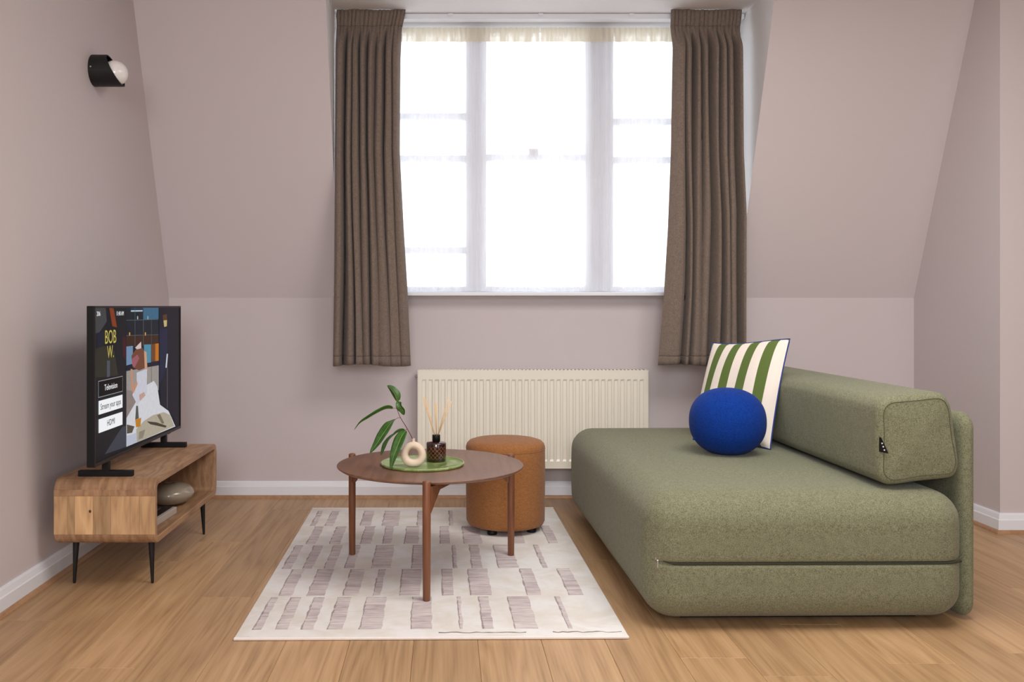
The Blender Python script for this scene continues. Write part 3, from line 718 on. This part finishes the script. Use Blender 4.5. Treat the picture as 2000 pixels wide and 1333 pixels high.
# ------------------------------------------------------------------ television
tv = thing('television', 'flat black television showing a menu, on the media cabinet', 'television', (-1.19, 3.4735, TOPZ))
TVX, ty0, ty1, tz0, tz1 = -1.190, 2.988, 3.959, 0.437, 0.980
hw = (ty1-ty0)/2; zb, zt2 = tz0-TOPZ, tz1-TOPZ
boxo('housing', -0.014, 0.0115, -hw, hw, zb, zt2, M['plastic'], tv, 0.002)
boxo('rear_housing', -0.040, -0.014, -hw+0.14, hw-0.14, zb+0.02, zt2-0.16, M['plastic'], tv, 0.008)
bm = bmesh.new(); bz = 0.007
for (a, b, c_, d_) in ((-hw, hw, zb, zb+0.012), (-hw, hw, zt2-bz, zt2), (-hw, -hw+bz, zb+0.012, zt2-bz), (hw-bz, hw, zb+0.012, zt2-bz)): box(bm, 0.0115, 0.0145, a, b, c_, d_, 0.0008, 1)
frombm('bezel', bm, M['bezel'], tv)
# picture: flat printed shapes in screen coordinates (0..1 across, 0..1 up)
SCREEN = [
    ((26,27,32),[(0,0.996),(0.309,0.992),(0.309,0.039),(0,0.062)]),
    ((72,72,74),[(0,0.987),(0.104,0.988),(0.116,0.902),(0.048,0.834),(0,0.83)]),
    ((140,62,25),[(0.139,0.988),(0.181,0.984),(0.214,0.858),(0.169,0.868)]),
    ((70,25,30),[(0.268,0.79),(0.306,0.787),(0.306,0.629),(0.274,0.665)]),
    ((52,50,40),[(0,0.731),(0.081,0.747),(0.187,0.706),(0.226,0.54),(0.004,0.555)]),
    ((30,32,52),[(0.02,0.828),(0.081,0.84),(0.081,0.755),(0.031,0.736)]),
    ((85,85,100),[(0.116,0.65),(0.145,0.646),(0.145,0.543),(0.116,0.543)]),
    ((62,66,78),[(0.093,0.054),(0.224,0.157),(0.268,0.187),(0.309,0.186),(0.309,0.042)]),
    ((20,30,42),[(0.309,0.992),(0.932,0.99),(0.932,0.028),(0.309,0.042)]),
    ((60,110,142),[(0.499,0.989),(0.691,0.988),(0.691,0.902),(0.499,0.899)]),
    ((30,60,85),[(0.359,0.989),(0.496,0.989),(0.496,0.971),(0.359,0.972)]),
    ((190,210,220),[(0.359,0.97),(0.492,0.97),(0.492,0.96),(0.359,0.96)]),
    ((62,36,22),[(0.309,0.795),(0.691,0.78),(0.691,0.712),(0.309,0.722)]),
    ((92,100,100),[(0.403,0.989),(0.407,0.989),(0.407,0.721),(0.403,0.719)]),
    ((92,100,100),[(0.499,0.989),(0.504,0.989),(0.504,0.713),(0.499,0.712)]),
    ((92,100,100),[(0.597,0.988),(0.601,0.988),(0.601,0.705),(0.597,0.704)]),
    ((92,100,100),[(0.309,0.905),(0.691,0.899),(0.691,0.896),(0.309,0.901)]),
    ((92,100,100),[(0.309,0.8),(0.691,0.785),(0.691,0.782),(0.309,0.796)]),
    ((200,205,205),[(0.428,0.928),(0.439,0.928),(0.439,0.905),(0.428,0.906)]),
    ((170,180,185),[(0.548,0.926),(0.56,0.926),(0.56,0.902),(0.548,0.903)]),
    ((235,180,80),[(0.339,0.819),(0.35,0.818),(0.35,0.796),(0.339,0.797)]),
    ((235,180,80),[(0.518,0.809),(0.53,0.809),(0.53,0.786),(0.518,0.786)]),
    ((122,152,186),[(0.309,0.724),(0.38,0.723),(0.38,0.599),(0.309,0.595)]),
    ((85,150,175),[(0.507,0.722),(0.594,0.717),(0.594,0.584),(0.507,0.585)]),
    ((120,70,40),[(0.597,0.716),(0.647,0.718),(0.647,0.587),(0.597,0.588)]),
    ((205,122,20),[(0.647,0.718),(0.691,0.717),(0.691,0.586),(0.647,0.587)]),
    ((20,25,45),[(0.309,0.582),(0.691,0.577),(0.691,0.551),(0.309,0.557)]),
    ((165,158,152),[(0.309,0.557),(0.691,0.551),(0.691,0.363),(0.309,0.378)]),
    ((110,100,95),[(0.594,0.552),(0.6,0.551),(0.6,0.433),(0.594,0.434)]),
    ((226,227,233),[(0.309,0.311),(0.421,0.374),(0.536,0.425),(0.628,0.443),(0.672,0.394),(0.708,0.249),(0.825,0.177),(0.923,0.032),(0.309,0.042)]),
    ((150,135,130),[(0.309,0.428),(0.393,0.405),(0.418,0.332),(0.309,0.236)]),
    ((216,216,229),[(0.421,0.53),(0.544,0.545),(0.539,0.371),(0.507,0.341),(0.428,0.304),(0.373,0.383),(0.421,0.461)]),
    ((208,152,122),[(0.353,0.566),(0.374,0.563),(0.387,0.44),(0.421,0.478),(0.432,0.45),(0.388,0.393),(0.366,0.41)]),
    ((122,73,52),[(0.363,0.656),(0.414,0.699),(0.492,0.698),(0.529,0.64),(0.518,0.552),(0.449,0.543),(0.377,0.574)]),
    ((168,98,108),[(0.372,0.634),(0.428,0.658),(0.452,0.63),(0.4,0.571),(0.372,0.587)]),
    ((216,168,138),[(0.507,0.677),(0.536,0.666),(0.547,0.538),(0.515,0.546)]),
    ((226,208,202),[(0.404,0.708),(0.472,0.746),(0.475,0.698),(0.424,0.695)]),
    ((208,168,152),[(0.449,0.369),(0.507,0.381),(0.524,0.352),(0.456,0.325)]),
    ((188,178,158),[(0.414,0.135),(0.507,0.173),(0.612,0.19),(0.757,0.182),(0.843,0.142),(0.905,0.04),(0.424,0.041)]),
    ((72,62,46),[(0.539,0.162),(0.659,0.127),(0.799,0.066),(0.782,0.057),(0.581,0.131)]),
    ((128,115,95),[(0.667,0.178),(0.708,0.179),(0.765,0.095),(0.732,0.098)]),
    ((150,140,120),[(0.449,0.108),(0.521,0.108),(0.492,0.054),(0.442,0.054)]),
    ((92,82,68),[(0.313,0.193),(0.396,0.16),(0.369,0.122),(0.313,0.13)]),
    ((200,205,222),[(0.309,0.117),(0.418,0.108),(0.424,0.041),(0.309,0.044)]),
    ((85,90,85),[(0.414,0.3),(0.435,0.296),(0.445,0.205),(0.404,0.206)]),
    ((205,136,26),[(0.404,0.206),(0.472,0.203),(0.463,0.144),(0.414,0.147)]),
    ((17,19,36),[(0.691,0.988),(0.936,0.987),(0.936,0.03),(0.923,0.038),(0.887,0.115),(0.808,0.19),(0.708,0.258)]),
    ((26,33,62),[(0.699,0.828),(0.808,0.823),(0.805,0.536),(0.699,0.399)]),
    ((90,55,25),[(0.74,0.927),(0.799,0.938),(0.803,0.89),(0.749,0.89)]),
    ((206,190,122),[(0.752,0.889),(0.801,0.89),(0.798,0.842),(0.762,0.838)]),
    ((212,217,222),[(0.796,0.627),(0.815,0.626),(0.799,0.519),(0.779,0.522)]),
    ((120,115,115),[(0.803,0.519),(0.808,0.518),(0.808,0.2),(0.803,0.205)]),
]
t = NT('lit_screen'); at = t.n('ShaderNodeAttribute', attribute_name='pix'); n = t.noise(t.coord((1, 60, 60)), 1.0, 3)
em = t.mix(t.math('MULTIPLY', n, 0.25), at.outputs['Color'], (0, 0, 0, 1))
t.l(em, t.b.inputs['Emission Color']); t.b.inputs['Emission Strength'].default_value = 0.78
M['screen'] = t.fin((0.004, 0.004, 0.005, 1), 0.3, 0.05)
TW, THH = ty1-ty0, tz1-tz0
def suv(u, v_): return (min(max(-hw+u*TW, -hw+bz), hw-bz), min(max(zb+v_*THH, zb+0.012), zt2-bz))
vs, fs, cols = [], [], []
def poly(col, pts, layer):
    i0 = len(vs)
    for u, v_ in pts: a, b = suv(u, v_); vs.append((0.0116+layer, a, b))
    fs.append(tuple(range(i0, i0+len(pts)))); cols.append(lin(col))
poly((20, 22, 28), [(0, 0), (1, 0), (1, 1), (0, 1)], 0)
for i, (c_, pts) in enumerate(SCREEN): poly(c_, pts, 0.00003*(i+1))
me = bpy.data.meshes.new('screen'); me.from_pydata(vs, [], fs); me.update()
ca = me.color_attributes.new('pix', 'FLOAT_COLOR', 'CORNER')
for p, c_ in zip(me.polygons, cols):
    for li in p.loop_indices: ca.data[li].color = c_
    if p.normal.x < 0: p.flip()
scr = link('screen', me, M['screen'], tv)
def m_emit(name, c, s=0.85):
    t = NT(name); t.b.inputs['Emission Color'].default_value = lin(c); t.b.inputs['Emission Strength'].default_value = s
    n = t.noise(t.coord(), 50, 1); return t.fin(t.mix(n, (0.003, 0.003, 0.003, 1), (0.004, 0.004, 0.004, 1)), 0.3, 0.05)
M['e_white'] = m_emit('menu_white', (244, 245, 247)); M['e_black'] = m_emit('menu_black', (4, 4, 6)); M['e_grey'] = m_emit('menu_line_grey', (150, 150, 152)); M['e_yel'] = m_emit('logo_yellow', (196, 182, 92)); M['e_dk'] = m_emit('menu_text_dark', (30, 30, 34))
def btn(v0, v1, mat):
    a, b = suv(0.036, v0); c_, d_ = suv(0.265, v1)
    return boxo('menu_button', 0.0133, 0.0136, a, c_, b, d_, mat, scr)
a, b = suv(0.0335, 0.4255); c_, d_ = suv(0.2675, 0.5305); boxo('menu_outline', 0.0131, 0.0133, a, c_, b, d_, M['e_grey'], scr)
btn(0.430, 0.526, M['e_black']); btn(0.319, 0.405, M['e_white']); btn(0.204, 0.290, M['e_white'])
def stext(s_, u, v_, size, mat, sq=1.0, bold=0.0):
    a, b = suv(u, v_)
    m = Matrix(((0, 0, 1, 0.0139), (1, 0, 0, a), (0, 1, 0, b), (0, 0, 0, 1)))
    text_mesh('screen_text', s_, size, mat, scr, m, sq, 0.0001, bold)
stext('Television', 0.150, 0.478, 0.030, M['e_white']); stext('Stream your apps', 0.150, 0.362, 0.030, M['e_dk'], 0.9); stext('HDMI', 0.150, 0.247, 0.030, M['e_dk'])
stext('BOB', 0.146, 0.796, 0.068, M['e_yel'], 0.82, 0.0); stext('W.', 0.146, 0.700, 0.062, M['e_yel'], 0.82, 0.0)
stext('206', 0.034, 0.950, 0.022, M['e_white']); stext('11:40 AM', 0.240, 0.949, 0.022, M['e_white'], 0.85)
for yy in (3.125, 3.765):
    y_ = yy-3.4735
    ft = boxo('foot', -0.095, 0.095, y_-0.012, y_+0.012, 0.0004, 0.021, M['plastic'], tv, 0.002)
    boxo('neck', -0.012, 0.012, y_-0.010, y_+0.010, 0.018, zb+0.004, M['plastic'], ft, 0.002)
boxo('sensor', -0.004, 0.008, 0.33, 0.36, zb-0.005, zb+0.001, M['plastic'], tv, 0.001)

# ------------------------------------------------------------------ wall lamp
lp = thing('wall_lamp', 'black drum wall lamp with an opal globe, high on the television wall', 'wall lamp', (XL, 3.585, 1.927))
vs, fs = [], []; n = 48; rad_ = 0.063
prf = []
for ri, (rr_, off) in enumerate(((rad_, 0.0), (rad_, None), (rad_-0.004, None), (rad_-0.004, 0.006))):
    for k in range(n):
        a = 2*PI*k/n; y_, z_ = rr_*math.cos(a), rr_*math.sin(a)
        cut = 0.088-0.030*math.sin(a)
        vs.append((0.0008 if ri == 0 else (cut if off is None else off), y_, z_))
for ri in range(3):
    for k in range(n): fs.append((ri*n+k, ri*n+(k+1) % n, (ri+1)*n+(k+1) % n, (ri+1)*n+k))
fs.append(tuple(range(n))); fs.append(tuple(range(3*n, 4*n)))
pyd('drum_shade', vs, fs, M['black'], lp, False)
bm = bmesh.new(); bmesh.ops.create_uvsphere(bm, u_segments=40, v_segments=24, radius=0.050)
for v_ in bm.verts: v_.co += Vector((0.086, 0, -0.010))
frombm('globe', bm, M['opal'], lp, True)
tubeo('fixing_screw', [(0.012, -0.0625, 0), (0.012, -0.0665, 0)], 0.0035, M['chrome'], lp, 12)

# ------------------------------------------------------------------ sofa
SA = math.radians(0.8)
so = thing('sofa', 'olive green upholstered daybed sofa with bolster back beside the rug', 'sofa', (0.61, 2.67, 0), SA)
SX, SY, SZ0, SZ1 = 0.975, 1.55, 0.022, 0.412
zmid = 0.205-(SZ0+SZ1)/2
def body(co):
    x, y, z = co; hx_, hy_, hz_ = SX/2, SY/2, (SZ1-SZ0)/2
    d = z-zmid
    front = sm((-y-(hy_-0.06))/0.05)*sm((x+hx_-0.005)/0.05); right = sm((x-(hx_-0.06))/0.05)
    g = max(front, right)
    if g > 0:
        gr = 0.011*math.exp(-(d/0.0055)**2)
        bulge = 0.010*math.cos(min(abs(d)/0.19, 1)*PI/2)-0.008*math.exp(-abs(d)/0.03)
        if front > 0: y += front*(gr-bulge*0.7)
        if right > 0: x -= right*(gr-bulge*0.2)
    left = sm((-x-(hx_-0.06))/0.05)
    x -= left*0.006*math.cos(min(abs(z)/hz_, 1)*PI/2)
    top = sm((z-(hz_-0.05))/0.04)
    z += top*0.006*math.cos(min(abs(x)/hx_, 1)*PI/2)*math.cos(min(abs(y)/hy_, 1)*PI/2)
    return [x+hx_, y+hy_, z+(SZ0+SZ1)/2]
zx = [zmid+q for q in (-0.02, -0.012, -0.008, -0.005, -0.0025, 0, 0.0025, 0.005, 0.008, 0.012, 0.02)]
rbox('folding_seat', (SX, SY, SZ1-SZ0), (0.092, 0.092, 0.088), M['green'], so, body, ((), (), zx), 8, 18)
boxo('plinth', 0.13, SX-0.10, 0.13, SY-0.12, 0.0, SZ0+0.010, M['plastic'], so)
zp = []
for k in range(41):
    q = k/40; xx = lerp(0.030, SX-0.02, q)
    yy = 0.0095+(0.092-math.sqrt(max(0.092**2-(0.092-xx)**2, 0)) if xx < 0.092 else 0)+(0.03*(1-(SX-xx)/0.09)**2 if xx > SX-0.09 else 0)
    zp.append((xx, yy-0.006, 0.205+0.012*max(0, 1-(xx-0.03)/0.05)))
zr_ = tubeo('zip', zp, 0.0042, M['green_dark'], so, 8); zr_['label'] = 'dark green zip in the seat seam'
bm = bmesh.new(); px_, py_, pz_ = zp[0]; box(bm, px_-0.005, px_+0.006, py_-0.006, py_+0.002, pz_-0.006, pz_+0.005, 0.002, 1); box(bm, px_-0.002, px_+0.004, py_-0.010, py_-0.007, pz_-0.028, pz_-0.004, 0.001, 1)
frombm('zip_pull', bm, M['chrome'], zr_)
# fold seam along the long side
tubeo('fold_seam', [(-0.004+0.030*(1-sm(k/6)) if k < 6 else -0.0045, 0.045+k*(SY-0.12)/30, 0.212) for k in range(31)], 0.0012, M['green_dark'] if False else M['green'], so, 6)
# back panel
rbox('back_panel', (0.056, 1.42, 0.640), (0.026, 0.05, 0.05), M['green'], so, lambda c: [c[0]+SX+0.029+0.014, c[1]+0.08+0.71, c[2]+0.326], ncorner=6, nmid=10)
# bolster
bp = [(1.326,.650),(1.333,.677),(1.352,.694),(1.385,.701),(1.450,.708),(1.510,.712),(1.535,.706),(1.551,.688),(1.560,.662),(1.572,.580),(1.582,.505),(1.580,.475),(1.567,.452),(1.540,.444),(1.460,.436),(1.378,.4255),(1.350,.430),(1.333,.446),(1.327,.470),(1.325,.560)]
m_ = len(bp); prof = []
for i in range(m_):
    for q in (0, 0.25, 0.5, 0.75):
        a, b, c_, d_ = [Vector(bp[(i+j) % m_]) for j in (-1, 0, 1, 2)]
        prof.append(0.5*((2*b)+(c_-a)*q+(2*a-5*b+4*c_-d_)*q*q+(3*b-a-3*c_+d_)*q**3))
cen = sum(prof, Vector((0, 0)))/len(prof)
prof = [Vector((p.x-0.61+0.010, p.y)) for p in prof]; cen.x -= 0.600
YN, YF, rb_ = 0.066, 1.47, 0.026
def inset(p, d): v_ = p-cen; return cen+v_*(1-d/v_.length)
rings = []
for k in range(7): a = PI/2*k/6; rings.append((YN+rb_*(1-math.sin(a)), rb_*(1-math.cos(PI/2-a)) if False else rb_*(1-math.sin(a))*0+rb_*(1-math.sqrt(max(0, 1-(1-math.sin(a))**2)))))
rings = [(YN-0.008, 0.105), (YN-0.006, 0.075), (YN-0.002, 0.045)]+[(YN+rb_*(1-math.cos(a)), rb_*(1-math.sin(a))) for a in [PI/2*k/6 for k in range(7)]]
rings = sorted(rings, key=lambda q: q[0]); mids = [(lerp(YN+rb_, YF-rb_, k/20), 0) for k in range(1, 20)]
far = [(YF-(y-YN), d) for y, d in reversed(rings)]
allr = rings+mids+far; vs, fs = [], []; n = len(prof)
for (y, d) in allr:
    for p in prof: q = inset(p, d); vs.append((q.x, y, q.y))
for i in range(len(allr)-1):
    for k in range(n): fs.append((i*n+k, i*n+(k+1) % n, (i+1)*n+(k+1) % n, (i+1)*n+k))
fs.append(tuple(range(n))); fs.append(tuple(range((len(allr)-1)*n, len(allr)*n)))
bol = pyd('bolster', vs, fs, M['green'], so, True); bol['label'] = 'wedge-shaped bolster backrest'
sm_pts = [(lambda q: (q.x, YN+0.0004, q.y))(inset(p, 0.0195)) for p in prof]
M['seam'] = m_plain('olive_seam_thread', (78, 78, 52), 0.9)
tubeo('seam', sm_pts, 0.0011, M['seam'], bol, 6, True)
tg = pyd('tag', [(0.7300, YN+0.004, 0.575), (0.7305, YN+0.006, 0.530), (0.7490, YN-0.014, 0.527), (0.7325, YN-0.001, 0.574), (0.7320, YN+0.0055, 0.575), (0.7325, YN+0.0075, 0.530), (0.7510, YN-0.0125, 0.527), (0.7345, YN+0.0005, 0.574)],
         [(0, 1, 2, 3), (4, 7, 6, 5), (0, 4, 5, 1), (1, 5, 6, 2), (2, 6, 7, 3), (3, 7, 4, 0)], M['plastic'], bol); tg['label'] = 'small black woven maker tag'
for k in range(3):
    z_ = 0.5345+k*0.010; f = 0.5-0.06*k
    boxo('tag_mark', 0.7395-0.0025*k, 0.7425-0.0025*k, YN-0.0075+0.002*k, YN-0.0045+0.002*k, z_, z_+0.004, M['trim'], bol)

# ------------------------------------------------------------------ cushions
seatz = 0.4155
def cushion():
    B = Vector((1.268, 3.480, 0)); ub = Vector((-0.45, 0.893, 0)).normalized()
    uu = Vector((0.10, 0.06, 0.43)).normalized(); nrm = uu.cross(ub).normalized()
    if nrm.y > 0: nrm = -nrm
    W_, H_, T_ = 0.43, 0.445, 0.062
    c = thing('striped_cushion', 'square green and white striped cushion leaning on the bolster', 'cushion', (B.x, B.y, seatz))
    n = 36
    t = NT('green_white_stripes'); uvc = t.n('ShaderNodeTexCoord'); sp = t.n('ShaderNodeSeparateXYZ'); t.l(uvc.outputs['UV'], sp.inputs[0])
    st_ = t.math('GREATER_THAN', t.math('FRACT', t.math('ADD', t.math('MULTIPLY', sp.outputs[0], 4.6), 0.04)), 0.5)
    nz = t.noise(t.coord(), 500, 2); cw = t.mix(nz, lin((242, 232, 222)), lin((222, 210, 198))); cg = t.mix(nz, lin((100, 118, 62)), lin((82, 100, 48)))
    t.bump(nz, 0.25, 0.0008); ms = t.fin(t.mix(st_, cw, cg), 0.9, 0.2)
    def P(i, j, sg):
        u, v_ = i/n, j/n; a, b = 2*u-1, 2*v_-1
        k = max(0, (1-abs(a)**2.6)*(1-abs(b)**2.6))**0.55
        # pulled-in sides, pointed corners
        pinch = 0.022
        x = (a*(1-pinch*2*(1-b*b)*abs(a)**3))*W_/2; y = (b*(1-pinch*2*(1-a*a)*abs(b)**3))*H_/2
        th = T_*k*sg*(1-0.15*b)*(1.0 if sg > 0 else 0.3)
        wr = 0.002*math.sin(17*u+5*v_)*k
        p = B+ub*(W_/2+x)+uu*(H_/2+y+0.004)+nrm*(th+wr)
        # the far upper corner slumps a little
        p.z -= 0.03*sm(u-0.0)*sm((v_-0.3)/0.7)
        return (p.x-B.x, p.y-B.y, p.z-0.0)
    for sg, nm in ((1, 'front_cover'), (-1, 'rear_cover')):
        vs = [P(i, j, sg) for j in range(n+1) for i in range(n+1)]; fs = []
        for j in range(n):
            for i in range(n): a = j*(n+1)+i; fs.append((a, a+1, a+n+2, a+n+1))
        o = pyd(nm, vs, fs, ms, c, True, False); ul = o.data.uv_layers.new(name='UV')
        for lp_ in o.data.loops:
            k = lp_.vertex_index; ul.data[lp_.index].uv = ((k % (n+1))/n, (k//(n+1))/n)
    rim = [P(i, 0, 1) for i in range(n)]+[P(n, j, 1) for j in range(n)]+[P(n-i, n, 1) for i in range(n)]+[P(0, n-j, 1) for j in range(n)]
    tubeo('piping', rim, 0.0028, M['navy'], c, 8, True)['label'] = 'blue piping'
    return c
cushion()
ball = thing('ball_cushion', 'round royal blue knitted ball cushion on the sofa seat', 'cushion', (1.076, 3.40, seatz+0.0025))
bm = bmesh.new(); bmesh.ops.create_uvsphere(bm, u_segments=64, v_segments=40, radius=1.0)
for v_ in bm.verts:
    x, y, z = v_.co
    e = 0.82
    r_ = math.hypot(x, y); 
    f = (abs(z)**2.25+r_**2.25)**(-1/2.25)
    x, y, z = x*f, y*f, z*f
    v_.co = Vector((x*0.142, y*0.142, max(z*0.128, -0.121)+0.1215))
frombm('knitted_cover', bm, M['blue'], ball, True)
bm = bmesh.new(); tube(bm, [(-0.115, -0.02, 0.062), (-0.137, -0.022, 0.056)], 0.004, 8); frombm('knot', bm, M['blue'], ball, True)
